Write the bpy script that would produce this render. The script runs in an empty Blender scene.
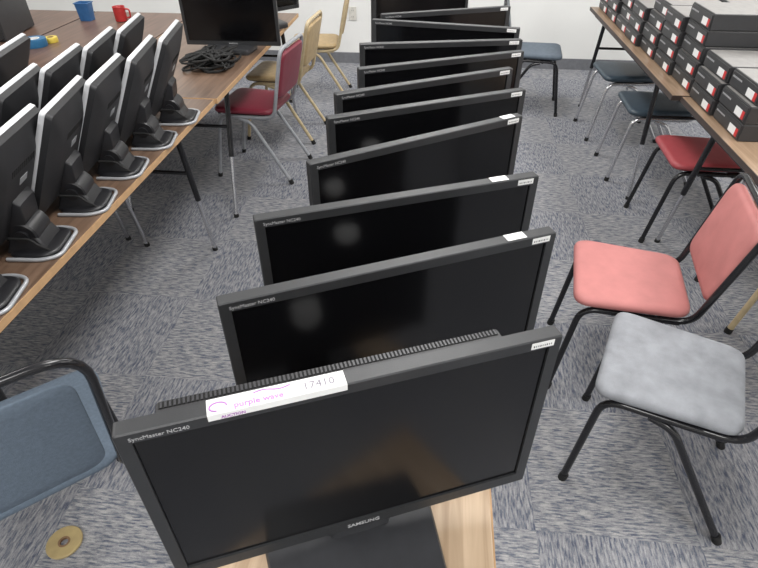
import bpy, bmesh, math, random
from mathutils import Vector, Matrix
random.seed(4)
scene = bpy.context.scene
COL = scene.collection
try:
    scene.view_settings.view_transform = 'Standard'
except Exception: pass
PI = math.pi
def R(a): return math.radians(a)
# ------------------------------------------------------------------ camera
F, TH, PSI, H = 550.0, R(38), R(5.8), 1.673
cd = bpy.data.cameras.new('camera'); cam = bpy.data.objects.new('camera', cd); COL.objects.link(cam)
cam.location = (0, 0, H); cam.rotation_euler = (PI/2-TH, 0, PSI)
cd.sensor_width = 36; cd.lens = F/758*36; cd.clip_start = .02
scene.camera = cam
def at(px, py, z):
    u, v = px-379, 284-py
    x, y, d = u, v*math.sin(TH)+F*math.cos(TH), -(v*math.cos(TH)-F*math.sin(TH))
    k = (H-z)/d; x *= k; y *= k
    return Vector((x*math.cos(PSI)-y*math.sin(PSI), x*math.sin(PSI)+y*math.cos(PSI), z))
# ------------------------------------------------------------------ materials
def base_mat(name):
    m = bpy.data.materials.new(name); m.use_nodes = True
    nt = m.node_tree; return m, nt, nt.nodes['Principled BSDF']
def mat(name, c, rough=.5, metal=0, var=.12, scale=30, bump=0, bscale=300, spec=.5):
    m, nt, p = base_mat(name)
    tc = nt.nodes.new('ShaderNodeTexCoord'); n = nt.nodes.new('ShaderNodeTexNoise'); n.inputs['Scale'].default_value = scale
    n.inputs['Detail'].default_value = 4
    nt.links.new(tc.outputs['Object'], n.inputs['Vector'])
    cr = nt.nodes.new('ShaderNodeValToRGB')
    cr.color_ramp.elements[0].position = .3; cr.color_ramp.elements[1].position = .7
    cr.color_ramp.elements[0].color = [x*(1-var) for x in c]+[1]; cr.color_ramp.elements[1].color = [min(1, x*(1+var)) for x in c]+[1]
    nt.links.new(n.outputs['Fac'], cr.inputs['Fac']); nt.links.new(cr.outputs['Color'], p.inputs['Base Color'])
    p.inputs['Roughness'].default_value = rough; p.inputs['Metallic'].default_value = metal
    p.inputs['Specular IOR Level'].default_value = spec
    if bump:
        n2 = nt.nodes.new('ShaderNodeTexNoise'); n2.inputs['Scale'].default_value = bscale
        nt.links.new(tc.outputs['Object'], n2.inputs['Vector'])
        b = nt.nodes.new('ShaderNodeBump'); b.inputs['Strength'].default_value = bump; b.inputs['Distance'].default_value = .002
        nt.links.new(n2.outputs['Fac'], b.inputs['Height']); nt.links.new(b.outputs['Normal'], p.inputs['Normal'])
    return m
def wood(name, c1, c2, rough=.35):
    m, nt, p = base_mat(name)
    tc = nt.nodes.new('ShaderNodeTexCoord'); mp = nt.nodes.new('ShaderNodeMapping'); mp.inputs['Scale'].default_value = (28, 1.6, 10)
    n = nt.nodes.new('ShaderNodeTexNoise'); n.inputs['Scale'].default_value = 1.6; n.inputs['Detail'].default_value = 6; n.inputs['Distortion'].default_value = .6
    cr = nt.nodes.new('ShaderNodeValToRGB'); cr.color_ramp.elements[0].position = .35; cr.color_ramp.elements[1].position = .65
    cr.color_ramp.elements[0].color = (*c1, 1); cr.color_ramp.elements[1].color = (*c2, 1)
    nt.links.new(tc.outputs['Object'], mp.inputs['Vector']); nt.links.new(mp.outputs['Vector'], n.inputs['Vector'])
    nt.links.new(n.outputs['Fac'], cr.inputs['Fac']); nt.links.new(cr.outputs['Color'], p.inputs['Base Color'])
    p.inputs['Roughness'].default_value = rough
    return m
def carpet():
    m, nt, p = base_mat('carpet_tiles'); L = nt.links.new; N = nt.nodes.new
    tc = N('ShaderNodeTexCoord'); sp = N('ShaderNodeSeparateXYZ'); L(tc.outputs['Object'], sp.inputs[0])
    def mth(op, a, b=None):
        n = N('ShaderNodeMath'); n.operation = op
        for i, v in enumerate((a, b)):
            if v is None: continue
            if isinstance(v, (int, float)): n.inputs[i].default_value = v
            else: L(v, n.inputs[i])
        return n.outputs[0]
    def dashes(al, ac, seed):       # woven dashes: rows across 'ac', broken along 'al'
        row = mth('FLOOR', mth('MULTIPLY', mth('ADD', ac, seed), 190))
        w1 = N('ShaderNodeTexWhiteNoise'); w1.noise_dimensions = '1D'; L(row, w1.inputs['W'])
        cell = mth('FLOOR', mth('ADD', mth('MULTIPLY', al, 38), mth('MULTIPLY', w1.outputs['Value'], 11)))
        cv = N('ShaderNodeCombineXYZ'); L(row, cv.inputs[0]); L(cell, cv.inputs[1])
        w2 = N('ShaderNodeTexWhiteNoise'); w2.noise_dimensions = '2D'; L(cv.outputs[0], w2.inputs['Vector'])
        return w2.outputs['Value']
    def streak(sc, seed):
        mp = N('ShaderNodeMapping'); mp.inputs['Scale'].default_value = sc; mp.inputs['Location'].default_value = (seed, seed, 0)
        n = N('ShaderNodeTexNoise'); n.inputs['Scale'].default_value = 1; n.inputs['Detail'].default_value = 3; n.inputs['Roughness'].default_value = .65
        L(tc.outputs['Object'], mp.inputs['Vector']); L(mp.outputs['Vector'], n.inputs['Vector']); return n.outputs['Fac']
    X, Y = sp.outputs[0], sp.outputs[1]
    def comb(s, d): return mth('ADD', s, mth('MULTIPLY', mth('SUBTRACT', d, .5), .14))
    a = comb(streak((24, 140, 1), 0), dashes(X, Y, 20)); b = comb(streak((140, 24, 1), 7), dashes(Y, X, 30))
    ch = N('ShaderNodeTexChecker'); ch.inputs['Scale'].default_value = 2.0
    ch.inputs['Color1'].default_value = (0, 0, 0, 1); ch.inputs['Color2'].default_value = (1, 1, 1, 1)
    mpc = N('ShaderNodeMapping'); mpc.inputs['Location'].default_value = (.1, .07, .25)
    L(tc.outputs['Object'], mpc.inputs['Vector']); L(mpc.outputs['Vector'], ch.inputs['Vector'])
    mx = N('ShaderNodeMix'); mx.data_type = 'FLOAT'
    L(ch.outputs['Color'], mx.inputs[0]); L(a, mx.inputs[2]); L(b, mx.inputs[3])
    cr = N('ShaderNodeValToRGB'); e = cr.color_ramp.elements
    e[0].position = .33; e[0].color = (.095, .107, .148, 1); e[1].position = .67; e[1].color = (.385, .378, .374, 1)
    k = e.new(.43); k.color = (.178, .186, .212, 1); k = e.new(.51); k.color = (.260, .262, .275, 1)
    L(mx.outputs[0], cr.inputs['Fac'])
    f = N('ShaderNodeTexNoise'); f.inputs['Scale'].default_value = 350; L(tc.outputs['Object'], f.inputs['Vector'])
    m2 = N('ShaderNodeMix'); m2.data_type = 'RGBA'; m2.blend_type = 'OVERLAY'; m2.inputs[0].default_value = .4
    L(cr.outputs['Color'], m2.inputs[6]); L(f.outputs['Fac'], m2.inputs[7])
    m3 = N('ShaderNodeMix'); m3.data_type = 'RGBA'; m3.blend_type = 'MULTIPLY'; m3.inputs[7].default_value = (.90, .91, .94, 1)
    L(ch.outputs['Color'], m3.inputs[0]); L(m2.outputs[2], m3.inputs[6])
    L(m3.outputs[2], p.inputs['Base Color']); p.inputs['Roughness'].default_value = .95; p.inputs['Specular IOR Level'].default_value = .1
    bp = N('ShaderNodeBump'); bp.inputs['Strength'].default_value = .4; bp.inputs['Distance'].default_value = .004
    L(f.outputs['Fac'], bp.inputs['Height']); L(bp.outputs['Normal'], p.inputs['Normal'])
    return m
M = dict(
 carpet=carpet(), wall=mat('white_wall_paint', (.78, .78, .76), .8, var=.02, scale=3), ceil=mat('ceiling_white', (.8, .8, .79), .9, var=.04, scale=40),
 baseb=mat('grey_baseboard_vinyl', (.16, .165, .18), .5),
 bezel=mat('charcoal_bezel_plastic', (.022, .023, .025), .45, var=.08, bump=.15, bscale=900), back=mat('black_back_plastic', (.018, .018, .02), .5, bump=.2, bscale=700),
 screen=mat('dark_matte_screen', (.0028, .0028, .0034), .17, var=.03, spec=.38), slot=mat('vent_slot_black', (.002, .002, .002), .8), rib=mat('vent_rib_plastic', (.03, .03, .034), .45),
 base=mat('monitor_base_dark_grey', (.035, .036, .04), .4), text=mat('grey_print', (.42, .42, .43), .5), white=mat('white_sticker_paper', (.78, .78, .77), .6, var=.03),
 glaredisc=mat('white_glare_disc', (.97, .97, .97), .25, var=.01),  # for the added discs whose reflection makes glare on the screens
 ink=mat('black_ink', (.02, .02, .02), .6), grink=mat('dark_grey_ink', (.20, .18, .22), .6), purple=mat('purple_ink', (.42, .20, .48), .5), silver=mat('silver_bezel_plastic', (.66, .67, .69), .33, metal=.2, var=.04), foot=mat('dull_silver_foot', (.42, .43, .45), .35, metal=.3, var=.04),
 shell=mat('monitor_rear_shell', (.016, .016, .018), .5, bump=.2, bscale=700),
 black=mat('gloss_black_enamel', (.012, .012, .014), .2), armm=mat('black_arm_plastic', (.012, .012, .014), .38), chrome=mat('chrome_tube', (.62, .62, .64), .22, metal=.9, var=.05), greytube=mat('grey_enamel_tube', (.30, .31, .33), .4),
 tan=mat('tan_enamel_tube', (.50, .40, .24), .4), rubber=mat('rubber_black', (.01, .01, .01), .8),
 woodtan=wood('tan_laminate_wood', (.40, .28, .18), (.60, .45, .31)), woodbrown=wood('brown_laminate_wood', (.092, .052, .036), (.15, .088, .062)),
 woodmid=wood('mid_brown_laminate_wood', (.27, .18, .115), (.38, .265, .18)), woodleft=wood('warm_brown_laminate_wood', (.115, .070, .046), (.185, .118, .08)),
 edge=mat('dark_table_edging', (.05, .035, .03), .5), edgetan=mat('tan_table_edging', (.50, .31, .16), .45),
 salmon=mat('salmon_vinyl', (.47, .175, .165), .6, var=.08, scale=14, bump=.2, bscale=250), grey=mat('grey_fabric', (.265, .275, .295), .95, var=.15, scale=20, bump=.5, bscale=500),
 blue=mat('blue_fabric', (.135, .175, .225), .95, var=.10, scale=120, bump=.6, bscale=500), red=mat('red_vinyl', (.36, .06, .07), .5, var=.05),
 maroon=mat('maroon_vinyl', (.20, .022, .04), .45, var=.05), slate=mat('dark_slate_vinyl', (.035, .055, .075), .4), bluegrey=mat('blue_grey_fabric', (.10, .125, .155), .85),
 yellow=mat('mustard_vinyl', (.40, .29, .15), .5), boxb=mat('black_box_plastic', (.030, .030, .032), .42, var=.08), boxlit=mat('box_top_lit_grey', (.27, .26, .25), .5, var=.1),  # box tops greyer than bodies, reflected light put into the colour
 redink=mat('red_label', (.6, .03, .03), .5), mugred=mat('red_ceramic', (.42, .03, .03), .25),
 tealt=mat('teal_tape', (.02, .12, .25), .35), gold=mat('pale_tan_disc', (.40, .31, .15), .45), card=mat('brown_card', (.22, .13, .07), .8), binblue=mat('blue_plastic', (.03, .12, .30), .4),
 yelt=mat('yellow_tape', (.65, .5, .08), .4), plate=mat('outlet_plate', (.62, .60, .55), .4))
# ------------------------------------------------------------------ mesh helpers
def fillet(pts, r, closed=False, seg=6):
    pts = [Vector(p) for p in pts]; n = len(pts); out = []
    for i, p in enumerate(pts):
        if not closed and i in (0, n-1): out.append(p); continue
        a, b = pts[(i-1) % n], pts[(i+1) % n]
        rr = min(r, (a-p).length*.48, (b-p).length*.48)
        s, e = p+(a-p).normalized()*rr, p+(b-p).normalized()*rr
        for k in range(seg+1):
            t = k/seg; out.append(s*(1-t)**2+p*2*t*(1-t)+e*t*t)
    return out
class MB:
    def __init__(s): s.bm = bmesh.new()
    def box(s, c, d, rot=None):
        mt = Matrix.Translation(c) @ (rot.to_4x4() if rot else Matrix()) @ Matrix.Diagonal((d[0], d[1], d[2], 1))
        bmesh.ops.create_cube(s.bm, size=1, matrix=mt); return s
    def tube(s, pts, r, seg=10):
        pts = [Vector(p) for p in pts]; rings = []; up = None
        for i, p in enumerate(pts):
            t = (pts[min(i+1, len(pts)-1)]-pts[max(i-1, 0)]).normalized()
            if up is None: up = t.orthogonal().normalized()
            up = (up-t*up.dot(t)).normalized(); b = t.cross(up)
            rings.append([s.bm.verts.new(p+(up*math.cos(2*PI*k/seg)+b*math.sin(2*PI*k/seg))*r) for k in range(seg)])
        for a, b in zip(rings, rings[1:]):
            for k in range(seg): s.bm.faces.new((a[k], a[(k+1) % seg], b[(k+1) % seg], b[k]))
        s.bm.faces.new(rings[0][::-1]); s.bm.faces.new(rings[-1]); return s
    def loops(s, rings, cap0=True, cap1=True):
        vr = [[s.bm.verts.new(p) for p in r] for r in rings]; n = len(vr[0])
        for a, b in zip(vr, vr[1:]):
            for k in range(n): s.bm.faces.new((a[k], a[(k+1) % n], b[(k+1) % n], b[k]))
        if cap0: s.bm.faces.new(vr[0][::-1])
        if cap1: s.bm.faces.new(vr[-1])
        return s
    def pad(s, poly, r, thick, crown, mtx=None, edge=.012, warp=None):
        o = fillet([(x, y, 0) for x, y in poly], r, True)
        cx = sum(p.x for p in o)/len(o); cy = sum(p.y for p in o)/len(o)
        w = max(abs(p.x-cx) for p in o)
        def ring(inset, z):
            k = 1-inset/w; return [Vector((cx+(p.x-cx)*k, cy+(p.y-cy)*k, z)) for p in o]
        h = thick
        rs = [ring(w*.9, 0), ring(w*.5, 0), ring(w*.2, 0), ring(edge*.8, 0), ring(edge*.15, h*.2), ring(0, h*.45), ring(edge*.2, h*.72), ring(edge, h*.95), ring(edge*2.2, h), ring(w*.4, h+crown*.7), ring(w*.75, h+crown), ring(w*.93, h+crown)]
        if warp: rs = [[warp(p) for p in q] for q in rs]
        if mtx: rs = [[mtx @ p for p in q] for q in rs]
        return s.loops(rs)
    def lathe(s, prof, c=(0, 0, 0), seg=28, axis='z', cap=True, rot=None):
        rings = []
        for r, z in prof:
            q = []
            for k in range(seg):
                a = 2*PI*k/seg; v = (r*math.cos(a), r*math.sin(a), z)
                if axis == 'x': v = (z, v[0], v[1])
                if axis == 'y': v = (v[1], z, v[0])
                v = Vector(v)
                if rot: v = rot @ v
                q.append(Vector(c)+v)
            rings.append(q)
        return s.loops(rings, cap, cap)
    def build(s, name, m, parent=None, smooth=False, bevel=0):
        bmesh.ops.recalc_face_normals(s.bm, faces=s.bm.faces)
        if bevel:
            bmesh.ops.bevel(s.bm, geom=[e for e in s.bm.edges if e.is_manifold and e.calc_face_angle(0) > .6], offset=bevel, segments=2, affect='EDGES', profile=.5)
        me = bpy.data.meshes.new(name); s.bm.to_mesh(me); s.bm.free(); me.materials.append(m)
        if smooth:
            for f in me.polygons: f.use_smooth = True
            try: me.set_sharp_from_angle(angle=R(40))
            except Exception: pass
        o = bpy.data.objects.new(name, me); COL.objects.link(o)
        if parent: o.parent = parent
        return o
def tag(o, label, cat, group=None):
    o['label'] = label; o['category'] = cat
    if group: o['group'] = group
    return o
def empty(name, label, cat, loc=(0, 0, 0), rz=0, group=None):
    o = bpy.data.objects.new(name, None); COL.objects.link(o); o.location = loc; o.rotation_euler = (0, 0, rz); o.empty_display_size = .1
    return tag(o, label, cat, group)
def struct(o): o['kind'] = 'structure'; return o
def dup(root, loc, rz, label, group=None, skip=()):
    r = root.copy(); COL.objects.link(r); r.location = loc; r.rotation_euler = (0, 0, rz); r['label'] = label
    if group: r['group'] = group
    for ch in list(root.children):
        if ch.name.split('.')[0] in skip: continue
        c = ch.copy(); COL.objects.link(c); c.parent = r
        for g in list(ch.children):
            d = g.copy(); COL.objects.link(d); d.parent = c
    return r
def text(name, body, size, m, parent, loc, rot=(PI/2, 0, 0), align='LEFT', ext=.0002, bold=0):
    cu = bpy.data.curves.new('t', 'FONT'); cu.body = body; cu.size = size; cu.extrude = ext; cu.align_x = align; cu.resolution_u = 2; cu.offset = bold
    t = bpy.data.objects.new('t', cu); COL.objects.link(t)
    me = bpy.data.meshes.new_from_object(t.evaluated_get(bpy.context.evaluated_depsgraph_get())); bpy.data.objects.remove(t)
    me.name = name; me.materials.clear(); me.materials.append(m)
    o = bpy.data.objects.new(name, me); COL.objects.link(o); o.parent = parent; o.location = loc; o.rotation_euler = rot
    return o
ORD = ['first', 'second', 'third', 'fourth', 'fifth', 'sixth', 'seventh', 'eighth', 'ninth', 'tenth', 'eleventh', 'twelfth']
# ------------------------------------------------------------------ room
X0, X1, Y0, Y1, ZC = -4.2, 3.2, -3.0, 5.75, 2.7
cx, cy = (X0+X1)/2, (Y0+Y1)/2
struct(MB().box((cx, cy, -.05), (X1-X0+.4, Y1-Y0+.4, .1)).build('floor', M['carpet']))
struct(MB().box((cx, cy, ZC+.05), (X1-X0+.4, Y1-Y0+.4, .1)).build('ceiling', M['ceil']))
struct(MB().box((cx, Y1+.05, ZC/2), (X1-X0+.2, .1, ZC)).build('wall_back', M['wall']))
struct(MB().box((cx, Y0-.05, ZC/2), (X1-X0+.2, .1, ZC)).build('wall_front', M['wall']))
struct(MB().box((X0-.05, cy, ZC/2), (.1, Y1-Y0, ZC)).build('wall_left', M['wall']))
struct(MB().box((X1+.05, cy, ZC/2), (.1, Y1-Y0, ZC)).build('wall_right', M['wall']))
struct(MB().box((cx, Y1-.006, .05), (X1-X0, .012, .1)).build('baseboard_back', M['baseb']))
struct(MB().box((X0+.006, cy, .05), (.012, Y1-Y0-.03, .1)).build('baseboard_left', M['baseb']))
struct(MB().box((X1-.006, cy, .05), (.012, Y1-Y0-.03, .1)).build('baseboard_right', M['baseb']))
w = empty('power_outlet', 'cream double power outlet low on the white back wall', 'outlet', (-.84, Y1-.001, .46))
MB().box((0, -.004, 0), (.075, .008, .12)).build('cover_plate', M['plate'], w, bevel=.002)
for dz in (-.028, .028):
    q = MB(); q.box((-.008, -.0085, dz), (.003, .002, .01)); q.box((.008, -.0085, dz), (.003, .002, .01)); q.build('socket', M['ink'], w)
def light(loc, sx, sy, e, rot=(0, 0, 0), col=(1, .99, .975)):
    l = bpy.data.lights.new('ceiling_lamp', 'AREA'); l.shape = 'RECTANGLE'; l.size = sx; l.size_y = sy; l.energy = e; l.color = col
    o = bpy.data.objects.new('ceiling_lamp', l); COL.objects.link(o); o.location = loc; o.rotation_euler = rot; return o
for lx in (-2.4, 0, 2.3):
    for ly in (-1.0, 1.6, 4.2):
        light((lx, ly, ZC-.03), .6, 1.25, 41)
# ------------------------------------------------------------------ tables
TZ = .74
def table(label, x0, x1, y0, y1, top, edge, slant=.14, near=(.30, None, .06), far=(.30, None, .06)):
    xc, yc = (x0+x1)/2, (y0+y1)/2; w, l = x1-x0, y1-y0
    t = empty('folding_table', label, 'table', (xc, yc, 0))
    MB().box((0, 0, TZ-.0125), (w-.006, l-.006, .025)).build('tabletop', top, t, bevel=.002)
    e = MB()
    for s in (-1, 1):
        e.box((s*(w/2-.0015), 0, TZ-.013), (.003, l, .024)); e.box((0, s*(l/2-.0015), TZ-.013), (w-.006, .003, .024))
    e.build('edge_band', edge, t)
    a = MB()
    for s in (-1, 1): a.box((s*(w/2-.035), 0, TZ-.037), (.02, l-.2, .024))
    a.build('apron', M['black'], t)
    for sy in (-1, 1):
        ins, sl, xi = near if sy < 0 else far
        if sl is None: sl = slant
        yt, yb = sy*(l/2-ins), sy*(l/2-ins+sl)
        for sx in (-1, 1):
            xt = sx*(w/2-xi)
            P = lambda k: (xt, yt+(yb-yt)*k, (TZ-.03)*(1-k))
            lg = MB().tube([P(0.02), P(.52)], .014).build('leg', M['black'], t, True)
            MB().tube([P(.50), P(.985)], .0105).build('leg_extension', M['chrome'], lg, True)
            MB().tube([P(.975), P(1)], .014).build('foot_cap', M['rubber'], lg, True)
        k = .3
        MB().tube([(-(w/2-xi), yt+(yb-yt)*k, TZ*(1-k)-.02), ((w/2-xi), yt+(yb-yt)*k, TZ*(1-k)-.02)], .009).build('crossbar', M['black'], t, True)
    return t
table('tan laminate folding table nearest the camera, under the nearer half of the centre monitor row', -.35, .15, .31, 2.05, M['woodtan'], M['edgetan'])
table('tan folding table hidden under the far half of the centre monitor row', -.35, .15, 2.06, 3.4, M['woodtan'], M['edgetan'])
table('narrow left table under the two aisle-side columns of silver-rimmed monitors', -1.56, -1.06, .67, 2.55, M['woodleft'], M['edgetan'], .14, near=(.30, 0, .18), far=(.35, None, .06))
table('left inner table behind the silver-rimmed monitors', -2.33, -1.57, .67, 2.55, M['woodbrown'], M['edge'])
table('brown table with cable tangle and large black monitor, beside maroon chair', -1.81, -1.05, 2.56, 4.39, M['woodleft'], M['edgetan'], .18)
table('brown table at upper left holding the red mug', -2.58, -1.82, 2.56, 4.30, M['woodbrown'], M['edge'])
table('brown table at far upper left holding the teal tape roll', -3.35, -2.59, 2.56, 4.30, M['woodbrown'], M['edge'])
table('right-hand tan table with the nearest black box stacks, salmon chair in front', 1.20, 1.96, 1.0, 2.82, M['woodmid'], M['edge'], .18, far=(.34, .18, .06))
table('right-hand table farther back along the aisle, carrying most of the black boxes', 1.16, 1.92, 2.83, 4.84, M['woodmid'], M['edge'], .18, near=(.38, .08, .06))
# ------------------------------------------------------------------ large monitors
def make_big():
    t = empty('computer_monitor', '', 'monitor')
    W, Hh, zb, D = .569, .340, .085, .026
    def rect(w, h, y, zc, r=.004): return fillet([(-w/2, y, zc-h/2), (w/2, y, zc-h/2), (w/2, y, zc+h/2), (-w/2, y, zc+h/2)], r, True, 3)
    zc = zb+Hh/2; bw = .0175
    iz = zc+.003
    b = MB(); b.loops([rect(W-2*bw, Hh-.041, -.0085, iz, .001), rect(W-2*bw, Hh-.041, -.0125, iz, .001), rect(W-.003, Hh-.003, -D/2, zc), rect(W, Hh, -D/2+.002, zc), rect(W, Hh, D/2-.004, zc), rect(W-.01, Hh-.01, D/2, zc)], False, True)
    b.build('bezel', M['bezel'], t)
    MB().box((0, -.0075, iz), (W-2*bw+.001, .003, Hh-.040)).build('screen', M['screen'], t)
    h = MB(); w2 = W-.11
    h.loops([rect(w2, .30, D/2-.001, zc-.008, .01), rect(w2, .30, D/2+.012, zc-.008, .012), rect(w2-.06, .24, D/2+.026, zc-.012, .02), rect(w2-.16, .17, D/2+.034, zc-.02, .02)], False, True)
    bc = h.build('back_cover', M['back'], t, True)
    v = MB(); n = 40
    for i in range(n): v.box((-w2/2+.015+(w2-.03)*i/(n-1), D/2+.006, zc+.142), (.005, .008, .0022))
    v.build('vent_slots', M['slot'], bc)
    MB().lathe([(.028, -.012), (.028, .008), (.026, .012), (.014, .015), (.003, .0155)], (0, D/2+.034, .266), 28, 'y', rot=Matrix.Rotation(R(42), 3, 'X')).build('glare_disc', M['glaredisc'], bc, True)  # unseen disc, added and tilted up to put glare on the screen behind
    nk = MB(); nk.loops([fillet([(-s, y0, z), (s, y0, z), (s, y1, z), (-s, y1, z)], .01, True, 3) for s, y0, y1, z in ((.055, .002, .036, .012), (.045, .014, .046, .08), (.04, .018, .050, .20))])
    nk.build('stand_neck', M['base'], t, True)
    bs = MB(); q = lambda k, z: fillet([(-.140*k-.012, -.035-.080*k, z), (.125*k-.012, -.035-.080*k, z), (.145*k-.012, -.035+.075*k, z), (-.150*k-.012, -.035+.075*k, z)], .012, True, 4)
    bs.loops([q(.99, .001), q(1, .006), q(1, .026), q(.975, .031), q(.5, .034)])
    bs.build('base', M['base'], t, True)
    text('model_lettering', 'SyncMaster NC240', .0085, M['text'], t, (-W/2+.015, -D/2-.0002, zb+Hh-.0135))
    text('maker_lettering', 'SAMSUNG', .0115, M['text'], t, (0, -D/2-.0002, zb+.0075), align='CENTER', bold=.0002)
    s = MB().box((W/2-.030, -D/2-.0004, zb+Hh-.0088), (.034, .0006, .011)).build('barcode_sticker', M['white'], t)
    li = MB()
    for i in range(9): li.box((W/2-.043+i*.0032, -D/2-.0009, zb+Hh-.0095), (.0008+.0006*(i % 3 == 0), .0004, .003))
    li.build('barcode_print', M['ink'], s)
    return t
MG = 'large black monitors in the centre row'
rows = [((113, 437), (562, 335)), ((217, 305), (557, 232)), ((257, 220), (537, 176)), ((307, 165), (525, 115)), ((332, 118), (523, 90)),
        ((334, 95), (515, 68)), ((368, 68), (517, 52)), ((369, 44), (514, 40)), ((380, 20), (511, 28)), ((384, 16), (509, 8)), ((354, -8), (486, -22))]
ZTOP = TZ+.425
lab = ['large black monitor nearest the camera, with a white and purple paper sticker on top', 'second large black monitor from the camera in the centre row, light glare on its screen',
 'third large black monitor from the camera in the centre row, white tag on top corner', 'fourth large black monitor from the camera in the centre row']
big = make_big(); first = True; bigs = []
for i, (a, b) in enumerate(rows):
    A, B = at(*a, ZTOP), at(*b, ZTOP); c = (A+B)/2; rz = math.atan2(B.y-A.y, B.x-A.x)
    l = lab[i] if i < 4 else ('farthest large black monitor at the back end of the centre row' if i == len(rows)-1 else '%s large black monitor from the camera in the centre row' % ORD[i])
    n = Vector((-math.sin(rz), math.cos(rz), 0))*.012
    loc = (c.x+n.x, c.y+n.y+(.03 if i == 9 else 0), TZ)
    if first: o = big; o.location = loc; o.rotation_euler = (0, 0, rz); o['label'] = l; o['group'] = MG; first = False
    else: o = dup(big, loc, rz, l, MG)
    bigs.append(o)
W, D, ZT = .569, .026, .425
# monitors on the brown table at the back left (copied before the stickers go on)
BG = 'large black monitors on the back left table'
p = at(235, 50, TZ)
bl = dup(big, (p.x, p.y, TZ), R(2), 'large black monitor standing square to the camera on the brown table beside the cable tangle', BG)
for ch in bl.children:
    if not ch.name.startswith(('base', 'stand')): ch.location.z -= .055
p = at(290, 26, TZ)
dup(big, (p.x-.16, p.y-.05, TZ), R(48), 'large black monitor turned edge-on at the far end of the brown table', BG)
def topsticker(o, x):
    MB().box((x, 0, ZT+.0004), (.036, .018, .0006)).build('top_sticker', M['white'], o)
topsticker(bigs[1], .21); topsticker(bigs[2], .20); topsticker(bigs[3], .245)
f = bigs[0]
ps = MB(); ps.box((-.098, -.001, ZT+.0003), (.166, .0235, .0004)); ps.box((-.098, -D/2-.0004, ZT-.0045), (.166, .0005, .0100))
ps = ps.build('paper_sticker', M['white'], f)
MB().tube([(-.168+.010*math.cos(a), -.003+.0065*math.sin(a), ZT+.0008) for a in [k*.35 for k in range(14)]], .0011, 6).build('purple_swirl', M['purple'], ps)
MB().tube([(-.126+k*.004, .006+.002*math.sin(k*.6), ZT+.0008) for k in range(12)], .0009, 6).build('purple_wave_line', M['purple'], ps)
text('sticker_lettering', 'purple wave', .0118, M['purple'], ps, (-.150, -.0095, ZT+.0006), (0, 0, 0), bold=.0003)
text('sticker_number', '17410', .016, M['grink'], ps, (-.068, -.0065, ZT+.0006), (0, 0, 0))
text('sticker_lettering', 'AUCTION', .0062, M['purple'], ps, (-.166, -D/2-.0009, ZT-.0080), bold=.0002)
# vented housing behind the nearest monitor
vh = MB(); hw = .234
def hr(w_, y0_, y1_, z_): return fillet([(-w_-.012, y0_, z_), (w_-.012, y0_, z_), (w_-.012, y1_, z_), (-w_-.012, y1_, z_)], .004, True, 3)
vh.loops([hr(hw-.03, .014, .050, .14), hr(hw, .014, .054, .17), hr(hw, .014, .054, .393), hr(hw-.002, .016, .050, .398)])
vh = vh.build('vented_housing', M['back'], f, True)
MB().lathe([(.028, -.016), (.028, .008), (.026, .012), (.014, .015), (.003, .0155)], (0, .058, .245), 28, 'y', rot=Matrix.Rotation(R(42), 3, 'X')).build('glare_disc', M['glaredisc'], vh, True)  # same added glare disc, for the second screen
q = MB(); n = 84
for i in range(n): q.box((-hw-.004+(2*hw-.016)*i/(n-1), .044, .3985), (.0028, .010, .002))
q.build('vent_ribs', M['rib'], vh)
MB().box((-.012, .044, .3979), (2*hw-.01, .012, .0008)).build('vent_slot_recess', M['slot'], vh)
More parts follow.
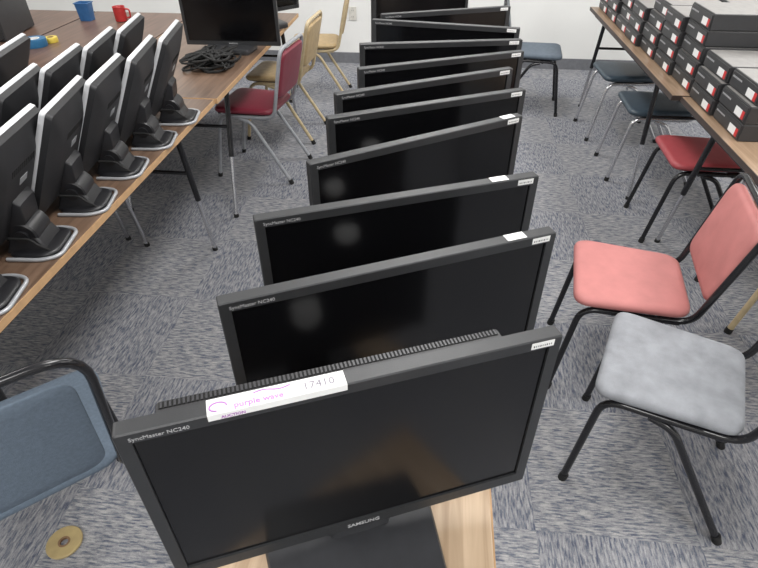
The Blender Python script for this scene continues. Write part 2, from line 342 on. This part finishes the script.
# ------------------------------------------------------------------ small silver rimmed monitors
def make_small():
    t = empty('small_monitor', '', 'monitor')
    W, Hh = .335, .375; LEAN = -26
    tilt = Matrix.Translation((0, -.105, .034)) @ Matrix.Rotation(R(LEAN), 4, 'X')
    def rect(w, h, y, z0, r=.012): return [tilt @ Vector(p) for p in fillet([(-w/2, y, z0), (w/2, y, z0), (w/2, y, z0+h), (-w/2, y, z0+h)], r, True, 4)]
    b = MB(); b.loops([rect(W-.034, Hh-.034, -.004, .017, .002), rect(W-.034, Hh-.034, -.010, .017, .002), rect(W-.003, Hh-.003, -.012, .0015), rect(W, Hh, -.010, 0), rect(W, Hh, .001, 0), rect(W-.003, Hh-.003, .003, .0015)], False, True)
    b.build('bezel', M['silver'], t, True)
    s = MB(); s.loops([rect(W-.033, Hh-.033, -.006, .0165, .002), rect(W-.033, Hh-.033, -.004, .0165, .002)]); s.build('screen', M['screen'], t)
    h = MB(); h.loops([rect(W-.005, Hh-.005, .002, .0025, .014), rect(W-.009, Hh-.009, .021, .0045, .016), rect(W-.06, Hh-.06, .031, .028, .02), rect(W-.13, Hh-.13, .042, .052, .03), rect(W-.16, Hh-.16, .044, .065, .03)], False, True)
    bc = h.build('back_cover', M['shell'], t, True)
    v = MB()
    for i in range(12):
        v.box(tilt @ Vector((-.066+i*.012, .0425, .275)), (.0045, .0045, .02), Matrix.Rotation(R(LEAN), 3, 'X'))
    v.build('vent_slots', M['slot'], bc)
    MB().box(tilt @ Vector((-.01, .0445, .225)), (.045, .001, .022), Matrix.Rotation(R(LEAN), 3, 'X')).build('rating_label', M['foot'], bc)
    hp = tilt @ Vector((0, .078, .068))
    hg = MB(); hg.lathe([(.037, -.049), (.042, -.044), (.042, .044), (.037, .049)], tuple(hp), 24, 'x'); hg.lathe([(.02, -.056), (.02, .056)], tuple(hp), 20, 'x'); hg.build('hinge', M['armm'], t, True)
    a = MB()
    pl = lambda y, z0, z1, hw_: [tilt @ Vector(p) for p in fillet([(-hw_, y, z0), (hw_, y, z0), (hw_, y, z1), (-hw_, y, z1)], .008, True, 3)]
    a.loops([pl(.041, .035, .18, .050), pl(.062, .040, .17, .048), pl(.080, .050, .12, .044)])
    a.loops([fillet([(-s_, hp.y-d_, z), (s_, hp.y-d_, z), (s_, hp.y+d_, z), (-s_, hp.y+d_, z)], .008, True, 3) for s_, d_, z in ((.058, .058, .012), (.056, .052, .025), (.052, .042, .05), (.047, .034, hp.z))])
    a.build('stand_arm', M['armm'], t, True)
    U = fillet([(-.080, -.055, .006), (-.092, .045, .006), (-.070, .092, .006), (.070, .092, .006), (.092, .045, .006), (.080, -.055, .006)], .06, False, 8)
    MB().tube(U, .006, 10).build('base_rim', M['foot'], t, True)
    bs = MB(); pd = lambda k, z: fillet([(-.080*k, .010-.070*k, z), (.080*k, .010-.070*k, z), (.078*k, .010+.074*k, z), (-.078*k, .010+.074*k, z)], .055*k, True, 8)
    bs.loops([pd(1, .002), pd(1.02, .008), pd(1, .013), pd(.92, .018), pd(.5, .022)]); bs.build('base', M['armm'], t, True)
    MB().tube(fillet([tuple(tilt @ Vector((.055, .04, .05))), (.062, .02, .06), (.067, .04, .04), (.057, .06, .018)], .02), .0035, 8).build('cable', M['rubber'], t, True)
    return t
sm = make_small(); SG1, SG2, SG3 = 'silver-rimmed monitors in the aisle-side column', 'silver-rimmed monitors in the second column', 'silver-rimmed monitors in the third column'
c1 = [(-1.165, 1.02, -79), (-1.165, 1.275, -80), (-1.16, 1.53, -78), (-1.16, 1.785, -80), (-1.15, 2.04, -79), (-1.145, 2.295, -79)]
first = True
for i, (x, y, a) in enumerate(c1):
    l = 'silver-rimmed monitor seen from behind, %s from the camera in the aisle-side column' % ORD[i]
    if first: sm.location = (x, y, TZ); sm.rotation_euler = (0, 0, R(a)); sm['label'] = l; sm['group'] = SG1; first = False
    else: dup(sm, (x, y, TZ), R(a), l, SG1)
for i, (x, y, a) in enumerate([(-1.385, 1.13, -79), (-1.385, 1.385, -80), (-1.38, 1.64, -78), (-1.375, 1.895, -80), (-1.37, 2.15, -79), (-1.365, 2.40, -79)]):
    dup(sm, (x, y, TZ), R(a), 'silver-rimmed monitor seen from behind, %s from the camera in the second column' % ORD[i], SG2)
for i, (x, y, a) in enumerate([(-1.67, 1.50, -79), (-1.665, 1.755, -80), (-1.66, 2.01, -78)]):
    dup(sm, (x, y, TZ), R(a), 'silver-rimmed monitor seen from behind, %s from the camera in the third column' % ORD[i], SG3)
# ------------------------------------------------------------------ chairs
def make_chair(label, loc, rz, seatm, backm, fm, backh=.82, sh=.465, w=.40, d=.385, backz=.53, r=.0115, cr=.055, cnr=.06, pt=.034, pin=0, ptop=.02, fs=.03, group=None):
    t = empty('stacking_chair', label, 'chair', loc, rz, group)
    hw = w/2; fy = -d/2
    MB().pad([(-hw, fy), (hw, fy), (hw*.88, d/2), (-hw*.88, d/2)], cnr, .034, .002, Matrix.Translation((0, 0, sh-.034)), edge=.012).build('seat', seatm, t, True)
    MB().pad([(-hw*.9, fy+.03), (hw*.9, fy+.03), (hw*.8, d/2-.02), (-hw*.8, d/2-.02)], .06, .009, 0, Matrix.Translation((0, 0, sh-.044))).build('seat_pan', M['black'], t)
    zr = sh-.054
    for s in (-1, 1):
        lg = MB().tube(fillet([(s*(hw-.01), fy-fs, .004), (s*(hw-.025), fy+.035, zr), (s*(hw-.035), d/2-.03, zr)], .06), r).build('leg', fm, t, True)
        MB().tube([(s*(hw-.01), fy-fs, 0), (s*(hw-.011), fy-fs+.004, .025)], r+.003).build('foot_cap', M['rubber'], lg, True)
        lg = MB().tube(fillet([(s*(hw-.03), -.03, zr-.012), (s*(hw-.028), .04, zr-.03), (s*(hw-.01), d/2+.085, .004)], .05), r).build('leg', fm, t, True)
        MB().tube([(s*(hw-.01), d/2+.085, 0), (s*(hw-.011), d/2+.073, .028)], r+.003).build('foot_cap', M['rubber'], lg, True)
    yb, yt = d/2+.005, d/2+.095
    if backh < .75: yt = yb+.03
    MB().tube(fillet([(-(hw-.035), d/2-.10, zr), (-(hw-.03), yb, zr+.01), (-(hw-.01), yt, backh), ((hw-.01), yt, backh), ((hw-.03), yb, zr+.01), ((hw-.035), d/2-.10, zr)], cr), r).build('back_frame', fm, t, True)
    MB().tube([(-(hw-.03), -.05, zr-.008), ((hw-.03), -.05, zr-.008)], r*.8).tube([(-(hw-.035), d/2-.08, zr-.008), ((hw-.035), d/2-.08, zr-.008)], r*.8).build('crossbar', fm, t, True)
    ang = math.atan2(yt-yb, backh-zr)
    z0, z1 = backz, backh-ptop; hb = z1-z0
    y_at = lambda z: yb+(yt-yb)*(z-zr)/(backh-zr)
    mt = Matrix.Translation((0, y_at(z0)+.012, z0)) @ Matrix.Rotation(PI/2-ang, 4, 'X')
    def warp(p): return Vector((p.x, p.y, p.z-.36*pt*(1-(p.x/hw)**2)))
    MB().pad([(-hw+.030+pin, 0), (hw-.030-pin, 0), (hw-.022-pin, hb), (-hw+.022+pin, hb)], .05, pt, pt*.18, mt, edge=pt*.35, warp=warp).build('backrest', backm, t, True)
    return t
make_chair('grey fabric chair with black legs, nearest at right, beside the front monitor', (.765, 1.235, 0), R(-112), M['grey'], M['grey'], M['black'], cnr=.05, w=.41, d=.39, fs=.0)
g = at(630, 275, .465); make_chair('salmon pink vinyl chair with black tube frame, behind the grey chair', (g.x, g.y+.01, 0), R(-100), M['salmon'], M['salmon'], M['black'], w=.41, backz=.50, fs=.01)
make_chair('dark red seated chair with black legs tucked under the right-hand tables', (1.40, 2.83, 0), R(-92), M['red'], M['red'], M['black'], backh=.69, backz=.55)
make_chair('dark slate chair with metal legs, next beyond the dark red one under table', (1.37, 3.55, 0), R(-92), M['slate'], M['slate'], M['chrome'], backh=.69, backz=.55)
make_chair('dark slate chair with metal legs, farthest under the right-hand tables', (1.35, 4.2, 0), R(-88), M['slate'], M['slate'], M['chrome'], backh=.69, backz=.55)
make_chair('tan-legged chair pushed under the nearest right-hand table behind the salmon chair', (1.60, 2.13, 0), R(-90), M['yellow'], M['yellow'], M['tan'], backh=.69, backz=.55, fs=.05, r=.013)
make_chair('blue-grey seated chair by the back wall at the far end of the monitor row', (.78, 4.68, 0), R(84), M['bluegrey'], M['slate'], M['black'])
make_chair('maroon chair with grey metal legs drawn up to the brown table', (-1.13, 3.34, 0), R(-97), M['maroon'], M['maroon'], M['greytube'])
make_chair('mustard chair with tan legs beside the maroon chair', (-1.12, 3.95, 0), R(-94), M['yellow'], M['yellow'], M['tan'])
make_chair('mustard chair with tan legs closest to the back wall', (-1.02, 4.78, 0), R(-84), M['yellow'], M['yellow'], M['tan'])
make_chair('blue fabric chair with black tube frame in the lower left corner', (-1.01, .79, 0), R(-138), M['blue'], M['blue'], M['black'], backh=.90, backz=.50, w=.43, cr=.10, pt=.009, pin=.026, ptop=.055, r=.0105)
# ------------------------------------------------------------------ black boxes at right
BH = .072
def make_box():
    t = empty('computer_case', '', 'computer case')
    d, w, h = .30, .268, BH-.0005
    MB().box((0, 0, h/2), (d, w, h-.001)).build('case_body', M['boxb'], t, bevel=.004)
    MB().box((.002, 0, h-.0005), (d-.008, w-.008, .0012)).build('top_panel', M['boxlit'], t)  # lighter sheet, light falling on the case top painted in
    fp = MB().box((-d/2-.002, 0, h/2), (.005, w-.012, h-.014)).build('front_panel', M['boxb'], t, bevel=.0015)
    MB().box((-d/2-.0052, -.064, .028), (.0008, .062, .032)).build('white_label', M['white'], fp)
    MB().box((-d/2-.0053, -.106, .028), (.0008, .022, .032)).build('red_label', M['redink'], fp)
    q = MB()
    for i in range(8): q.box((-d/2-.0052, .11-i*.011, .046), (.0006, .007, .007))
    q.build('lettering', M['text'], fp)
    return t
bx = make_box(); first = True
stacks = [(1.415, 2.42, 3), (1.405, 2.70, 3), (1.40, 3.00, 5), (1.385, 3.28, 4), (1.395, 3.56, 4), (1.375, 3.84, 3), (1.385, 4.12, 4), (1.37, 4.40, 3), (1.37, 4.68, 3)]
for col, (dx, nm) in enumerate(((0, 'aisle-side'), (.335, 'inner'))):
    for i, (x, y, n) in enumerate(stacks):
        nn = n if col == 0 else (4 if i % 3 == 1 else 3)
        for k in range(nn):
            lay = 'topmost' if k == nn-1 else ('bottom' if k == 0 else ['', 'second up', 'third up', 'fourth up'][k])
            l = 'black computer case, %s in the %s stack from the camera, %s column' % (lay, ORD[i], nm)
            loc = (x+(dx if col == 0 else 1.40-x+dx)+random.uniform(-.020, .004)*(1-col), y+random.uniform(-.003, .003), TZ+k*(BH+.0006)); a = R(random.uniform(-.6, .6))
            if first: bx.location = loc; bx.rotation_euler = (0, 0, a); bx['label'] = l; bx['group'] = 'stacked black computer cases'; first = False
            else: dup(bx, loc, a, l, 'stacked black computer cases')
# ------------------------------------------------------------------ small things
p = at(122, 21, TZ)
mg = empty('mug', 'red ceramic mug on the brown table at upper left', 'mug', (p.x, p.y, TZ))
MB().lathe([(.034, 0), (.04, .004), (.042, .095), (.040, .096), (.037, .09), (.035, .012), (.01, .01)], seg=28).build('mug_body', M['mugred'], mg, True)
MB().tube(fillet([(.040, 0, .08), (.075, 0, .078), (.072, 0, .025), (.039, 0, .022)], .025), .006, 8).build('handle', M['mugred'], mg, True)
def roll(name, label, cat, loc, r0, r1, h, m, mc):
    t = empty(name, label, cat, loc)
    MB().lathe([(r0, 0), (r1-.002, 0), (r1, h*.2), (r1, h*.8), (r1-.002, h), (r0, h), (r0, 0)], seg=36, cap=False).build('tape', m, t, True)
    MB().lathe([(r0-.006, .0005), (r0-.0005, .0005), (r0-.0005, h+.0005), (r0-.006, h+.0005), (r0-.006, .0005)], seg=36, cap=False).build('core', mc, t, True)
p = at(36, 46, TZ); roll('tape_roll', 'teal tape roll lying on the brown table at upper left', 'tape roll', (p.x, p.y, TZ), .035, .07, .045, M['tealt'], M['white'])
p = at(52, 42, TZ); roll('tape_roll', 'small yellow tape roll beside the teal one at upper left', 'tape roll', (p.x, p.y, TZ), .02, .04, .03, M['yelt'], M['card'])
p = at(65, 543, 0); roll('tape_roll', 'flat tan tape roll lying on the carpet beside the blue chair', 'tape roll', (p.x, p.y, 0), .018, .052, .009, M['gold'], M['card'])
p = at(88, 20, TZ)
bn = empty('storage_bin', 'small blue plastic bin on the upper left tables', 'bin', (p.x, p.y, TZ))
def rr(w, d, z): return fillet([(-w/2, -d/2, z), (w/2, -d/2, z), (w/2, d/2, z), (-w/2, d/2, z)], .012, True, 3)
MB().loops([rr(.08, .07, 0), rr(.095, .085, .11), rr(.105, .095, .11), rr(.105, .095, .115), rr(.09, .08, .115), rr(.075, .065, .005)]).build('bin_body', M['binblue'], bn, True)
p = at(8, 34, TZ)
tw = empty('computer_tower', 'black computer tower at the far upper left corner', 'computer', (p.x, p.y, TZ), R(10))
MB().box((0, 0, .2), (.18, .42, .39)).build('case_body', M['boxb'], tw, bevel=.006)
MB().box((0, -.213, .2), (.165, .008, .37)).build('front_panel', M['back'], tw, bevel=.003)
p = at(213, 65, TZ)
def tangle(n, m, label, r_, zz, amp):
    cb = MB(); rnd = random.random; pts = []
    phs = [rnd()*6 for _ in range(6)]
    for j in range(n):
        t = j*.17
        pts.append((amp*(.085*math.sin(t*.93+phs[0])+.045*math.sin(t*1.71+phs[1])), amp*(.095*math.cos(t*.81+phs[2])+.06*math.sin(t*2.43+phs[3])), zz+.03*(1+math.sin(t*.57+phs[4]))))
    cb.tube(pts, r_, 6)
    o = cb.build('cable_tangle', m, None, True); o.location = (p.x, p.y, TZ); tag(o, label, 'cables')
tangle(700, M['rubber'], 'tangle of black cables on the brown table in front of the large monitor', .006, .0065, 1)
